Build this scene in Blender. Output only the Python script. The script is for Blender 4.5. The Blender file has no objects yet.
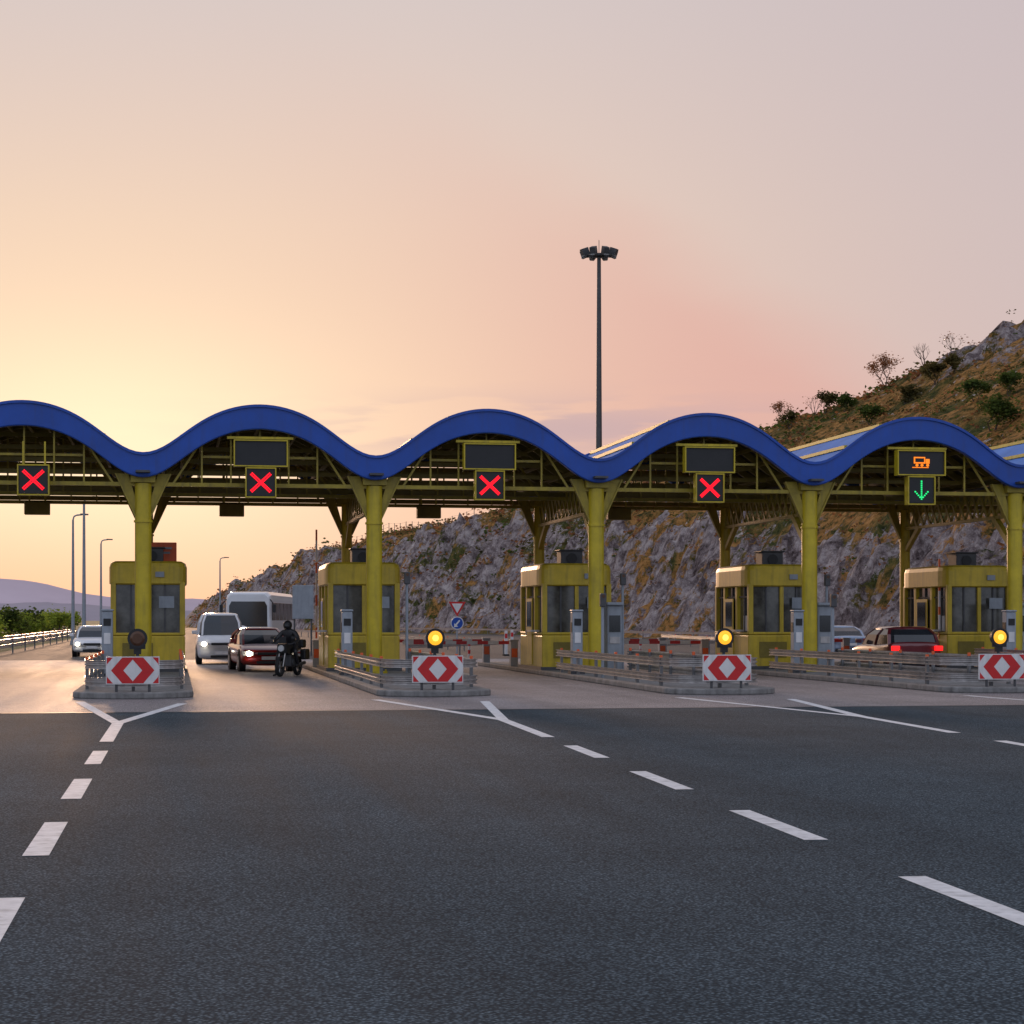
import bpy, math, random
from mathutils import Vector, Matrix, noise
random.seed(7)
TH=math.atan(337/1940.0); C=math.cos(TH); S_=math.sin(TH)
def PL(u,v,z=0): return Vector((u*C-v*S_, u*S_+v*C, z))
scene=bpy.context.scene
COL=scene.collection
SP=6.65; U0=-0.9
def UK(k): return U0+SP*k
VC=56.7
def ss(t):
    t=max(0,min(1,t)); return t*t*(3-2*t)

# ---------------------------------------------------------------- materials
def newmat(name):
    m=bpy.data.materials.new(name); m.use_nodes=True
    nt=m.node_tree; b=nt.nodes['Principled BSDF']; return m,nt,b
def L(nt,a,b): nt.links.new(a,b)
def pmat(name,col,rough=0.5,metal=0.0,var=0.15,scale=3.0,bump=0.0,bscale=30,spec=0.5,coat=0,dirt=0.0):
    m,nt,b=newmat(name)
    tc=nt.nodes.new('ShaderNodeTexCoord')
    n=nt.nodes.new('ShaderNodeTexNoise'); n.inputs['Scale'].default_value=scale; n.inputs['Detail'].default_value=4; n.inputs['Roughness'].default_value=0.65
    L(nt,tc.outputs['Object'],n.inputs['Vector'])
    r=nt.nodes.new('ShaderNodeValToRGB')
    r.color_ramp.elements[0].position=0.3; r.color_ramp.elements[1].position=0.7
    r.color_ramp.elements[0].color=tuple(c*(1-var) for c in col)+(1,)
    r.color_ramp.elements[1].color=tuple(min(1,c*(1+var)) for c in col)+(1,)
    L(nt,n.outputs['Fac'],r.inputs['Fac']); out=r.outputs['Color']
    if dirt>0:   # vertical streaks of grime
        mp=nt.nodes.new('ShaderNodeMapping'); mp.inputs['Scale'].default_value=(5,5,.5); L(nt,tc.outputs['Object'],mp.inputs['Vector'])
        n3=nt.nodes.new('ShaderNodeTexNoise'); n3.inputs['Scale'].default_value=1.5; n3.inputs['Detail'].default_value=4; L(nt,mp.outputs[0],n3.inputs['Vector'])
        mr=nt.nodes.new('ShaderNodeMapRange'); mr.inputs['From Min'].default_value=.5; mr.inputs['From Max'].default_value=.75; mr.inputs['To Max'].default_value=dirt; L(nt,n3.outputs['Fac'],mr.inputs['Value'])
        mx=nt.nodes.new('ShaderNodeMix'); mx.data_type='RGBA'; L(nt,mr.outputs['Result'],mx.inputs['Factor']); L(nt,out,mx.inputs['A']); mx.inputs['B'].default_value=(.04,.035,.03,1); out=mx.outputs['Result']
    L(nt,out,b.inputs['Base Color'])
    b.inputs['Roughness'].default_value=rough; b.inputs['Metallic'].default_value=metal
    b.inputs['Specular IOR Level'].default_value=spec; b.inputs['Coat Weight'].default_value=coat
    if bump>0:
        n2=nt.nodes.new('ShaderNodeTexNoise'); n2.inputs['Scale'].default_value=bscale; n2.inputs['Detail'].default_value=3
        L(nt,tc.outputs['Object'],n2.inputs['Vector'])
        bp=nt.nodes.new('ShaderNodeBump'); bp.inputs['Strength'].default_value=bump; bp.inputs['Distance'].default_value=0.02
        L(nt,n2.outputs['Fac'],bp.inputs['Height']); L(nt,bp.outputs['Normal'],b.inputs['Normal'])
    return m
def emat(name,col,st,base=(0.02,0.02,0.02)):
    m,nt,b=newmat(name)
    b.inputs['Base Color'].default_value=base+(1,)
    n=nt.nodes.new('ShaderNodeTexNoise'); n.inputs['Scale'].default_value=8
    tc=nt.nodes.new('ShaderNodeTexCoord'); L(nt,tc.outputs['Object'],n.inputs['Vector'])
    mr=nt.nodes.new('ShaderNodeMapRange'); mr.inputs['To Min'].default_value=st*0.85; mr.inputs['To Max'].default_value=st*1.15
    L(nt,n.outputs['Fac'],mr.inputs['Value']); L(nt,mr.outputs['Result'],b.inputs['Emission Strength'])
    b.inputs['Emission Color'].default_value=col+(1,)
    return m
BLUE=pmat('blue_paint',(0.004,0.060,0.36),0.42,0,0.16,0.8,dirt=.2)
YEL=pmat('yellow_paint',(0.50,0.38,0.014),0.45,0,0.16,2.0,dirt=.3)
YELB=pmat('booth_yellow',(0.56,0.40,0.025),0.42,0,0.18,1.5,dirt=.35)
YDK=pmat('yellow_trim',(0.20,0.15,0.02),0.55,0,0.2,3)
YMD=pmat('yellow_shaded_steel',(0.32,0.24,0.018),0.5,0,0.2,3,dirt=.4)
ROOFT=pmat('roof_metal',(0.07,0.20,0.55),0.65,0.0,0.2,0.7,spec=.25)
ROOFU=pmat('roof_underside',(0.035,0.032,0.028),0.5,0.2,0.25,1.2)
STEEL=pmat('galvanised_steel',(0.42,0.40,0.39),0.36,0.6,0.22,4.0,dirt=.35)
STEELD=pmat('dark_steel',(0.08,0.08,0.085),0.55,0.4,0.2,4)
STEELP=pmat('post_steel',(0.17,0.17,0.175),0.55,0.3,0.2,4)
CONC=pmat('island_concrete',(0.20,0.195,0.19),0.9,0,0.3,3,0.4,dirt=.5)
BLACK=pmat('black_plastic',(0.010,0.010,0.012),0.5,0,0.2,5)
WHITE=pmat('white_paint',(0.66,0.65,0.65),0.45,0,0.08,4,dirt=.15)
GREYP=pmat('grey_paint',(0.27,0.30,0.34),0.5,0,0.1,4,dirt=.2)
REDP=pmat('red_paint',(0.52,0.010,0.012),0.45,0,0.1,4)
ORP=pmat('orange_paint',(0.70,0.11,0.025),0.5,0,0.14,4,dirt=.2)
GLASS=pmat('dark_glass',(0.02,0.024,0.03),0.08,0,0.2,1,spec=0.7)
GLASSB=pmat('booth_glass',(0.08,0.078,0.07),0.12,0,0.7,1.8,spec=0.7)
RUB=pmat('tyre_rubber',(0.015,0.015,0.016),0.8,0,0.2,10)
RIM=pmat('rim_alloy',(0.4,0.4,0.41),0.3,0.8,0.1,5)
LEDR=emat('led_red',(1.0,0.004,0.020),1.7,(0.3,0,0))
LEDG=emat('led_green',(0.02,1.0,0.25),1.0,(0,0.3,0.1))
LEDO=emat('led_orange',(1.0,0.22,0.01),1.2,(0.3,0.1,0))
AMB=emat('amber_lamp',(1.0,0.42,0.02),1.15,(0.6,0.3,0.02))
AMBC=emat('amber_lamp_core',(1.0,0.62,0.10),2.0,(0.6,0.3,0.02))
AMBD=pmat('amber_unlit',(0.08,0.03,0.01),0.3,0,0.2,6)
HEADL=emat('headlight_on',(1.0,0.88,0.68),12.0,(0.8,0.8,0.8))
TAIL=emat('tail_light_on',(1.0,0.012,0.012),1.8,(0.5,0.0,0.0))
MARKP=pmat('road_paint',(0.66,0.66,0.67),0.7,0,0.16,5,0.3,60,dirt=.4)
BARK=pmat('bark',(0.09,0.065,0.05),0.9,0,0.3,12)
LAMPG=pmat('lamp_glass',(0.5,0.5,0.5),0.2,0,0.1,6)

def asphalt(name,a,b_,rough=0.72,spec=.3):
    m,nt,b=newmat(name)
    tc=nt.nodes.new('ShaderNodeTexCoord')
    v=nt.nodes.new('ShaderNodeTexVoronoi'); v.inputs['Scale'].default_value=46
    n=nt.nodes.new('ShaderNodeTexNoise'); n.inputs['Scale'].default_value=40; n.inputs['Detail'].default_value=3; n.inputs['Roughness'].default_value=.8
    big=nt.nodes.new('ShaderNodeTexNoise'); big.inputs['Scale'].default_value=0.35; big.inputs['Detail'].default_value=5; big.inputs['Roughness'].default_value=.65
    mp=nt.nodes.new('ShaderNodeMapping'); mp.inputs['Scale'].default_value=(1.6,0.10,1)
    st=nt.nodes.new('ShaderNodeTexNoise'); st.inputs['Scale'].default_value=0.8; st.inputs['Detail'].default_value=3
    for x in (v,n,big): L(nt,tc.outputs['Object'],x.inputs['Vector'])
    L(nt,tc.outputs['Object'],mp.inputs['Vector']); L(nt,mp.outputs['Vector'],st.inputs['Vector'])
    r=nt.nodes.new('ShaderNodeValToRGB'); r.color_ramp.elements[0].position=0.36; r.color_ramp.elements[1].position=0.66
    r.color_ramp.elements[0].color=a+(1,); r.color_ramp.elements[1].color=b_+(1,)
    L(nt,n.outputs['Fac'],r.inputs['Fac'])
    sp=nt.nodes.new('ShaderNodeValToRGB'); sp.color_ramp.elements[0].position=0.0; sp.color_ramp.elements[1].position=0.55
    sp.color_ramp.elements[0].color=(2.0,2.0,2.0,1); sp.color_ramp.elements[1].color=(0.45,0.45,0.46,1)
    L(nt,v.outputs['Distance'],sp.inputs['Fac'])
    mx=nt.nodes.new('ShaderNodeMix'); mx.data_type='RGBA'; mx.blend_type='MULTIPLY'; mx.inputs['Factor'].default_value=1
    L(nt,r.outputs['Color'],mx.inputs['A']); L(nt,sp.outputs['Color'],mx.inputs['B'])
    ad=nt.nodes.new('ShaderNodeMath'); ad.operation='ADD'; L(nt,big.outputs['Fac'],ad.inputs[0]); L(nt,st.outputs['Fac'],ad.inputs[1])
    mr=nt.nodes.new('ShaderNodeMapRange'); mr.inputs['From Min'].default_value=0.7; mr.inputs['From Max'].default_value=1.3
    mr.inputs['To Min'].default_value=0.75; mr.inputs['To Max'].default_value=1.25
    L(nt,ad.outputs[0],mr.inputs['Value'])
    vm=nt.nodes.new('ShaderNodeVectorMath'); vm.operation='SCALE'
    L(nt,mx.outputs['Result'],vm.inputs[0]); L(nt,mr.outputs['Result'],vm.inputs['Scale'])
    L(nt,vm.outputs['Vector'],b.inputs['Base Color'])
    mr2=nt.nodes.new('ShaderNodeMapRange'); mr2.inputs['To Min'].default_value=rough-0.12; mr2.inputs['To Max'].default_value=rough+0.12
    L(nt,st.outputs['Fac'],mr2.inputs['Value']); L(nt,mr2.outputs['Result'],b.inputs['Roughness'])
    b.inputs['Specular IOR Level'].default_value=spec
    bp=nt.nodes.new('ShaderNodeBump'); bp.inputs['Strength'].default_value=0.6; bp.inputs['Distance'].default_value=0.012
    L(nt,n.outputs['Fac'],bp.inputs['Height']); L(nt,bp.outputs['Normal'],b.inputs['Normal'])
    return m
ASPH=asphalt('asphalt',(0.042,0.057,0.068),(0.108,0.142,0.166),0.9,.05)
ASPH2=asphalt('asphalt_far',(0.07,0.065,0.065),(0.12,0.11,0.105),0.75,.25)
APR=asphalt('concrete_apron',(0.25,0.225,0.225),(0.40,0.36,0.355),0.62,.30)

# ---------------------------------------------------------------- mesh builder
class MB:
    def __init__(s): s.v=[];s.f=[];s.m=[];s.s=[]
    def add(s,vs,fs,m=0,sm=False):
        o=len(s.v); s.v+= [tuple(v) for v in vs]
        for f in fs: s.f.append(tuple(i+o for i in f)); s.m.append(m); s.s.append(sm)
        return s
    def box(s,c,d,m=0,rz=0,rx=0,ry=0):
        M=Matrix.Translation(c)@Matrix.Rotation(rz,4,'Z')@Matrix.Rotation(rx,4,'X')@Matrix.Rotation(ry,4,'Y')
        vs=[M@Vector((x*d[0]/2,y*d[1]/2,z*d[2]/2)) for x in(-1,1) for y in(-1,1) for z in(-1,1)]
        return s.add(vs,[(0,1,3,2),(4,6,7,5),(0,4,5,1),(2,3,7,6),(0,2,6,4),(1,5,7,3)],m)
    def beam(s,p0,p1,w,h,m=0):
        p0=Vector(p0);p1=Vector(p1);d=(p1-p0);l=d.length
        if l<1e-6: return s
        q=d.to_track_quat('Y','Z').to_matrix().to_4x4(); M=Matrix.Translation((p0+p1)/2)@q
        vs=[M@Vector((x*w/2,y*l/2,z*h/2)) for x in(-1,1) for y in(-1,1) for z in(-1,1)]
        return s.add(vs,[(0,1,3,2),(4,6,7,5),(0,4,5,1),(2,3,7,6),(0,2,6,4),(1,5,7,3)],m)
    def cyl(s,p0,p1,r0,r1=None,n=14,m=0,caps=True):
        if r1 is None:r1=r0
        p0=Vector(p0);p1=Vector(p1);q=(p1-p0).to_track_quat('Z','Y')
        a=[];b=[]
        for i in range(n):
            t=2*math.pi*i/n; o=Vector((math.cos(t),math.sin(t),0))
            a.append(p0+q@(o*r0)); b.append(p1+q@(o*r1))
        s.add(a+b,[(i,(i+1)%n,n+(i+1)%n,n+i) for i in range(n)],m,True)
        if caps:
            s.add(a,[tuple(range(n-1,-1,-1))],m); s.add(b,[tuple(range(n))],m)
        return s
    def loft(s,rings,m=0,sm=True,caps=True,weld=False):
        n=len(rings[0]); vs=[p for r in rings for p in r]; fs=[]
        for j in range(len(rings)-1):
            for i in range(n):
                fs.append((j*n+i,j*n+(i+1)%n,(j+1)*n+(i+1)%n,(j+1)*n+i))
        if weld:
            fs.append(tuple(range(n-1,-1,-1))); k=(len(rings)-1)*n; fs.append(tuple(range(k,k+n))); caps=False
        s.add(vs,fs,m,sm)
        if caps:
            s.add(rings[0],[tuple(range(n-1,-1,-1))],m); s.add(rings[-1],[tuple(range(n))],m)
        return s
    def sphere(s,c,r,m=0,n=12,k=8,sc=(1,1,1)):
        rings=[]
        for j in range(k+1):
            p=math.pi*j/k; rr=max(math.sin(p),0.01)*r
            rings.append([(c[0]+sc[0]*rr*math.cos(2*math.pi*i/n),c[1]+sc[1]*rr*math.sin(2*math.pi*i/n),c[2]-sc[2]*r*math.cos(p)) for i in range(n)])
        return s.loft(rings,m)
    def prism(s,pts,y0,y1,m=0):
        n=len(pts); a=[(p[0],y0,p[1]) for p in pts]; b=[(p[0],y1,p[1]) for p in pts]
        s.add(a+b,[tuple(range(n)),tuple(range(2*n-1,n-1,-1))]+[(i,n+i,n+(i+1)%n,(i+1)%n) for i in range(n)],m); return s
    def slab(s,pts,z0,z1,m=0):
        n=len(pts); a=[(p[0],p[1],z0) for p in pts]; b=[(p[0],p[1],z1) for p in pts]
        s.add(a+b,[tuple(range(n-1,-1,-1)),tuple(range(n,2*n))]+[(i,(i+1)%n,n+(i+1)%n,n+i) for i in range(n)],m); return s
    def sweep(s,path,prof,m=0):
        n=len(prof); P=[Vector(p) for p in path]
        nor=[]
        for i in range(len(P)):
            a=P[max(0,i-1)];b=P[min(len(P)-1,i+1)]; d=(b-a).normalized(); nor.append(Vector((d.y,-d.x)))
        vs=[]
        for p,q in zip(P,nor):
            for o,z in prof: vs.append((p.x+q.x*o,p.y+q.y*o,z))
        s.add(vs,[(i*n+j,i*n+j+1,(i+1)*n+j+1,(i+1)*n+j) for i in range(len(P)-1) for j in range(n-1)],m)
        return s
def mk(name,mb,mats,parent=None,loc=(0,0,0),rot=0,bevel=0,solid=0,sub=0,**kw):
    me=bpy.data.meshes.new(name); me.from_pydata(mb.v,[],mb.f)
    for m in mats: me.materials.append(m)
    me.polygons.foreach_set('material_index',mb.m); me.polygons.foreach_set('use_smooth',mb.s); me.update()
    o=bpy.data.objects.new(name,me); COL.objects.link(o); o.location=loc; o.rotation_euler[2]=rot
    if parent: o.parent=parent
    if solid:
        md=o.modifiers.new('s','SOLIDIFY'); md.thickness=solid; md.offset=0
    if bevel:
        md=o.modifiers.new('b','BEVEL'); md.width=bevel; md.segments=2; md.limit_method='ANGLE'; md.angle_limit=0.6
    if sub:
        md=o.modifiers.new('u','SUBSURF'); md.levels=sub; md.render_levels=sub
    for k,v in kw.items(): o[k]=v
    return o
def thing(name,label,cat,u,v,z=0,rot=0,group=None):
    o=bpy.data.objects.new(name,None); COL.objects.link(o); o.empty_display_size=0.3
    o.location=PL(u,v,z); o.rotation_euler[2]=TH+rot; o['label']=label; o['category']=cat
    if group:o['group']=group
    return o
def kids(o): return [c for c in bpy.data.objects if c.parent==o]
def dup(root,u,v,z=None,rot=None,label=None):
    def rec(o,par):
        n=o.copy(); COL.objects.link(n)
        if par: n.parent=par
        for c in kids(o): rec(c,n)
        return n
    src=[c for c in kids(root)]
    n=root.copy(); COL.objects.link(n)
    for c in src: rec(c,n)
    n.location=PL(u,v,root.location.z if z is None else z)
    if rot is not None:n.rotation_euler[2]=TH+rot
    if label:n['label']=label
    return n

# ---------------------------------------------------------------- world
w=bpy.data.worlds.new('World'); scene.world=w; w.use_nodes=True; nt=w.node_tree
for n in list(nt.nodes): nt.nodes.remove(n)
def MN(op,a,b=None,c=None):
    n=nt.nodes.new('ShaderNodeMath'); n.operation=op
    for i,x in enumerate((a,b,c)):
        if x is None: continue
        if isinstance(x,(int,float)): n.inputs[i].default_value=x
        else: L(nt,x,n.inputs[i])
    return n.outputs[0]
def MIX(f,a,b,mode='MIX'):
    n=nt.nodes.new('ShaderNodeMix'); n.data_type='RGBA'; n.blend_type=mode
    for k,x in (('Factor',f),('A',a),('B',b)):
        if isinstance(x,(int,float)): n.inputs[k].default_value=x
        elif isinstance(x,tuple): n.inputs[k].default_value=x+(1,)
        else: L(nt,x,n.inputs[k])
    return n.outputs['Result']
tc=nt.nodes.new('ShaderNodeTexCoord'); sx=nt.nodes.new('ShaderNodeSeparateXYZ'); L(nt,tc.outputs['Generated'],sx.inputs[0])
X,Y,Z=sx.outputs
A=MN('ARCTAN2',X,Y); E=MN('ARCSINE',Z)
rp=nt.nodes.new('ShaderNodeValToRGB'); L(nt,MN('DIVIDE',E,1.6),rp.inputs['Fac'])
st=[(0,(.84,.45,.36)),(.02,(.84,.47,.38)),(.0625,(.82,.53,.42)),(.125,(.77,.58,.49)),(.2,(.66,.57,.555)),(.5,(.38,.42,.52)),(1,(.30,.37,.50))]
e=rp.color_ramp.elements
e[0].position=0;e[0].color=st[0][1]+(1,);e[1].position=1;e[1].color=st[-1][1]+(1,)
for p,c in st[1:-1]:
    q=e.new(p); q.color=c+(1,)
def gauss(a0,e0,sa,se):
    da=MN('DIVIDE',MN('SUBTRACT',A,a0),sa); de=MN('DIVIDE',MN('SUBTRACT',E,e0),se)
    return MN('EXPONENT',MN('MULTIPLY',MN('ADD',MN('MULTIPLY',da,da),MN('MULTIPLY',de,de)),-1.0))
def sstep(v,a,b):
    n=nt.nodes.new('ShaderNodeMapRange'); n.interpolation_type='SMOOTHSTEP'
    n.inputs['From Min'].default_value=a;n.inputs['From Max'].default_value=b; L(nt,v,n.inputs['Value']); return n.outputs['Result']
col=rp.outputs['Color']
col=MIX(MN('MULTIPLY',sstep(A,-0.10,0.34),0.72),col,(.55,.47,.50))
nz=nt.nodes.new('ShaderNodeTexNoise'); nz.inputs['Scale'].default_value=1.0; nz.inputs['Detail'].default_value=3
cmb=nt.nodes.new('ShaderNodeCombineXYZ'); L(nt,MN('MULTIPLY',A,5),cmb.inputs[0]); L(nt,MN('MULTIPLY',E,14),cmb.inputs[1]); L(nt,cmb.outputs[0],nz.inputs['Vector'])
edge=MN('ADD',MN('SUBTRACT',MN('SUBTRACT',0.255,MN('MULTIPLY',A,0.58)),E),MN('MULTIPLY',MN('SUBTRACT',nz.outputs['Fac'],0.5),0.06))
veil=MN('MULTIPLY',sstep(edge,-0.01,0.055),gauss(0.11,0.11,0.18,0.13))
col=MIX(MN('MULTIPLY',veil,0.85),col,(.71,.385,.35))
col=MIX(MN('MULTIPLY',gauss(-0.24,0.10,0.25,0.115),0.85),col,(.97,.72,.49))
col=MIX(MN('MULTIPLY',gauss(-0.205,0.085,0.12,0.055),0.6),col,(.28,.30,.20),'ADD')
col=MIX(MN('MULTIPLY',gauss(-0.28,-0.01,0.25,0.045),0.7),col,(.99,.50,.30))
nz2=nt.nodes.new('ShaderNodeTexNoise'); nz2.inputs['Scale'].default_value=1.0; nz2.inputs['Detail'].default_value=4
cm2=nt.nodes.new('ShaderNodeCombineXYZ'); L(nt,MN('MULTIPLY',A,11),cm2.inputs[0]); L(nt,MN('MULTIPLY',E,80),cm2.inputs[1]); L(nt,cm2.outputs[0],nz2.inputs['Vector'])
cl=MN('MULTIPLY',sstep(nz2.outputs['Fac'],0.42,0.56),gauss(0.02,0.098,0.12,0.014))
col=MIX(MN('MULTIPLY',cl,0.7),col,(.48,.36,.42))
back=sstep(Y,0.5,-0.5)
col=MIX(back,col,(.64,.70,.86))
low=sstep(Z,0.0,-0.05)
col=MIX(low,col,(.25,.22,.2))
bg=nt.nodes.new('ShaderNodeBackground'); L(nt,col,bg.inputs['Color']); bg.inputs['Strength'].default_value=1.0
sky=nt.nodes.new('ShaderNodeTexSky'); sky.sky_type='NISHITA'; sky.sun_disc=False; sky.sun_elevation=math.radians(5); sky.sun_rotation=math.radians(-11.5)
bg2=nt.nodes.new('ShaderNodeBackground'); L(nt,sky.outputs['Color'],bg2.inputs['Color']); bg2.inputs['Strength'].default_value=0.003
ads=nt.nodes.new('ShaderNodeAddShader'); L(nt,bg.outputs[0],ads.inputs[0]); L(nt,bg2.outputs[0],ads.inputs[1])
wo=nt.nodes.new('ShaderNodeOutputWorld'); L(nt,ads.outputs[0],wo.inputs['Surface'])
sd=Vector((math.sin(math.radians(-11.5))*math.cos(math.radians(6)),math.cos(math.radians(-11.5))*math.cos(math.radians(6)),math.sin(math.radians(6))))
sl=bpy.data.lights.new('sun','SUN'); sl.energy=1.5; sl.angle=math.radians(5); sl.color=(1,.60,.36)
so=bpy.data.objects.new('sun',sl); COL.objects.link(so); so.rotation_euler=sd.to_track_quat('Z','Y').to_euler()

cam=bpy.data.cameras.new('camera'); co=bpy.data.objects.new('camera',cam); COL.objects.link(co); scene.camera=co
co.location=(0,0,1.7); co.rotation_euler=(math.pi/2,0,0); cam.sensor_width=36; cam.lens=36*1940/1024; cam.shift_y=108/1024; cam.clip_end=30000; cam.clip_start=0.2
scene.view_settings.view_transform='Standard'; scene.view_settings.look='None'; scene.view_settings.exposure=0

# ---------------------------------------------------------------- ground & roads
def sheet(name,u0,u1,v0,v1,z,mat):
    mb=MB(); mb.add([(u0,v0,0),(u1,v0,0),(u1,v1,0),(u0,v1,0)],[(0,1,2,3)])
    return mk(name,mb,[mat],loc=(0,0,z),rot=TH,kind='structure')
GR=pmat('dry_ground',(0.10,0.11,0.045),0.95,0,0.4,0.15,0.5,3)
mb=MB(); n=64; mb.add([(9000*math.cos(2*math.pi*i/n),9000*math.sin(2*math.pi*i/n),0) for i in range(n)],[tuple(range(n))])
mk('ground',mb,[GR],loc=(0,0,-0.06),kind='structure')
sheet('asphalt_road',-45,44,-40,36.4,0,ASPH)
sheet('concrete_apron',-9,44.5,36.4,84,0,APR)
sheet('far_road',-9,44.5,84,520,0,ASPH2)
def lineU(k,V): return UK(k)-0.034*k*(40-V)-(.0035*(40-V) if k==0 else 0)
def strip(mb,p0,p1,wd):
    p0=Vector(p0);p1=Vector(p1);d=(p1-p0).normalized();nn=Vector((d.y,-d.x))*wd/2
    mb.add([(p0+nn).to_tuple()+(0,),(p1+nn).to_tuple()+(0,),(p1-nn).to_tuple()+(0,),(p0-nn).to_tuple()+(0,)],[(0,1,2,3)])
for k in range(-1,5):
    for i in range(0,7):
        v1=25.7-4.5*i; v0=v1-2.35
        mb=MB(); strip(mb,(lineU(k,v0),v0),(lineU(k,v1),v1),0.19)
        mk('lane_dash',mb,[MARKP],loc=(0,0,0.004),rot=TH,kind='structure')
    mb=MB(); J=32.5
    a=(lineU(k,27.6),27.6); j=(lineU(k,J),J)
    le=(UK(k)-(1.05 if k<1 else 1.55),41.2); re=(UK(k)+(1.05 if k<1 else 0.62),40.0)
    def off(p,q,wd):
        p=Vector(p);q=Vector(q);d=(q-p).normalized();nn=Vector((-d.y,d.x))*wd/2; return nn
    n1=off(a,j,.19);n2=off(j,le,.2);n3=off(j,re,.2)
    av=Vector(a);jv=Vector(j);lv=Vector(le);rv=Vector(re)
    pts=[av-n1,jv-n1*1.0,rv-n3,rv+n3,jv+Vector((0,.75)),lv-n2,lv+n2,jv+n1*1.0,av+n1]
    mb.add([(p.x,p.y,0) for p in pts],[(0,1,7,8),(1,2,3,4),(7,1,4),(4,5,6,7)])
    mk('gore_marking',mb,[MARKP],loc=(0,0,0.005),rot=TH,kind='structure')
mb=MB(); mb.add([(-9,36.3,0),(44,36.3,0),(44,36.5,0),(-9,36.5,0)],[(0,1,2,3)])
mk('expansion_joint',mb,[STEELD],loc=(0,0,0.004),rot=TH,kind='structure')
for i in range(7):
    vj=42+5.5*i; mb=MB(); mb.add([(-9,vj,0),(44,vj,0),(44,vj+.04,0),(-9,vj+.04,0)],[(0,1,2,3)])
    mk('slab_joint',mb,[STEELD],loc=(0,0,0.004),rot=TH,kind='structure')

# ---------------------------------------------------------------- hill
def Ub(V): return 45-42*ss((V-150)/300)
def fb(p,o=4):
    return noise.fractal(p,0.9,2.1,o)
def hill(d,V):
    g=1-.45*ss((V-150)/300); hr=(7.5+9*ss((V-130)/170)); top=31.5*g
    kf=(1-.58*ss((V-330)/140))*(1-.15*ss((V-230)/100)); top*=kf; hr*=kf
    w1=hr*0.8
    rk=0
    if d<=0: z=0; rk=0.0
    elif d<w1: z=hr*(d/w1); rk=1
    elif d<46: t=(d-w1)/(46-w1); z=hr+(top-hr)*(t**0.85); rk=max(0,1-(d-w1)/4)
    else: z=top-0.12*(d-46); rk=0
    return z,rk,w1
def hz(u,V):
    d=u-Ub(V); z,rk,w1=hill(d,V)
    if d<=-1: return -0.3,0
    a=min(1,max(0,(d+1)/3))*(1-.5*ss((V-330)/140))
    p=Vector((u*.16,V*.16,z*.16))
    n1=fb(p,5)
    rid=abs(noise.noise(Vector((u*.25,V*.45,z*.2))))
    rid2=abs(noise.noise(Vector((u*.8,V*1.1,z*.7+9))))
    rid3=abs(noise.noise(Vector((u*.1,V*.16,2))))
    z+=a*(n1*(1.0+1.2*rk)+rk*(2.6*(rid-.25)+1.5*(rid2-.25)+3.5*(rid3-.25)))
    z+=a*(1-rk)*1.4*noise.noise(Vector((u*.04,V*.04,3)))
    oc=math.exp(-((u-91)/9)**2-((V-194)/11)**2)*2.4
    z+=oc*(0.1+2.4*abs(noise.noise(Vector((u*.3,V*.3,5))))+1.8*abs(noise.noise(Vector((u*.9,V*.9,5)))))
    return z,max(rk,min(1,oc*.9))
Vs=[];v=55
while v<900:
    Vs.append(v); v+=0.55 if v<140 else (0.9 if v<300 else (1.8 if v<480 else 10))
ds=[-1.5];d=-1
while d<170:
    ds.append(d); d+=0.45 if d<24 else (1.0 if d<60 else 8)
verts=[];rock=[]
for V in Vs:
    for d in ds:
        jx=0.25*noise.noise(Vector((d*1.3,V*1.3,0))); u=Ub(V)+d+jx
        z,rk=hz(u,V); verts.append((u,V,z)); rock.append(rk)
nd=len(ds); faces=[(i*nd+j,i*nd+j+1,(i+1)*nd+j+1,(i+1)*nd+j) for i in range(len(Vs)-1) for j in range(nd-1)]
me=bpy.data.meshes.new('hillside'); me.from_pydata(verts,[],faces); at=me.attributes.new('rock','FLOAT','POINT'); at.data.foreach_set('value',rock)
hm,ht,hb=newmat('hillside_rock')
def hn(t): return ht.nodes.new(t)
tc=hn('ShaderNodeTexCoord'); an=hn('ShaderNodeAttribute'); an.attribute_name='rock'
def nzz(s,d=6,r=.6):
    n=hn('ShaderNodeTexNoise'); n.inputs['Scale'].default_value=s;n.inputs['Detail'].default_value=d;n.inputs['Roughness'].default_value=r; L(ht,tc.outputs['Object'],n.inputs['Vector']); return n
n1=nzz(0.55,7,.78); n3=nzz(1.2,5,.75); n5=nzz(.12,3,.6)
vo=hn('ShaderNodeTexVoronoi'); vo.inputs['Scale'].default_value=0.7; vo.feature='DISTANCE_TO_EDGE'
mpv=hn('ShaderNodeMapping'); mpv.inputs['Scale'].default_value=(1,1.3,.6); L(ht,tc.outputs['Object'],mpv.inputs['Vector'])
mpa=hn('ShaderNodeVectorMath'); mpa.operation='MULTIPLY_ADD'; L(ht,n1.outputs['Color'],mpa.inputs[0]); mpa.inputs[1].default_value=(3.5,3.5,3.5); L(ht,mpv.outputs[0],mpa.inputs[2]); L(ht,mpa.outputs[0],vo.inputs['Vector'])
def ramp(src,stops):
    r=hn('ShaderNodeValToRGB'); el=r.color_ramp.elements
    el[0].position=stops[0][0]; el[0].color=stops[0][1]+(1,); el[1].position=stops[-1][0]; el[1].color=stops[-1][1]+(1,)
    for p,c in stops[1:-1]:
        q=el.new(p); q.color=c+(1,)
    L(ht,src,r.inputs['Fac']); return r.outputs['Color']
rc=ramp(n1.outputs['Fac'],[(.34,(.06,.042,.042)),(.43,(.20,.155,.155)),(.52,(.40,.335,.33)),(.66,(.64,.56,.54))])
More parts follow.
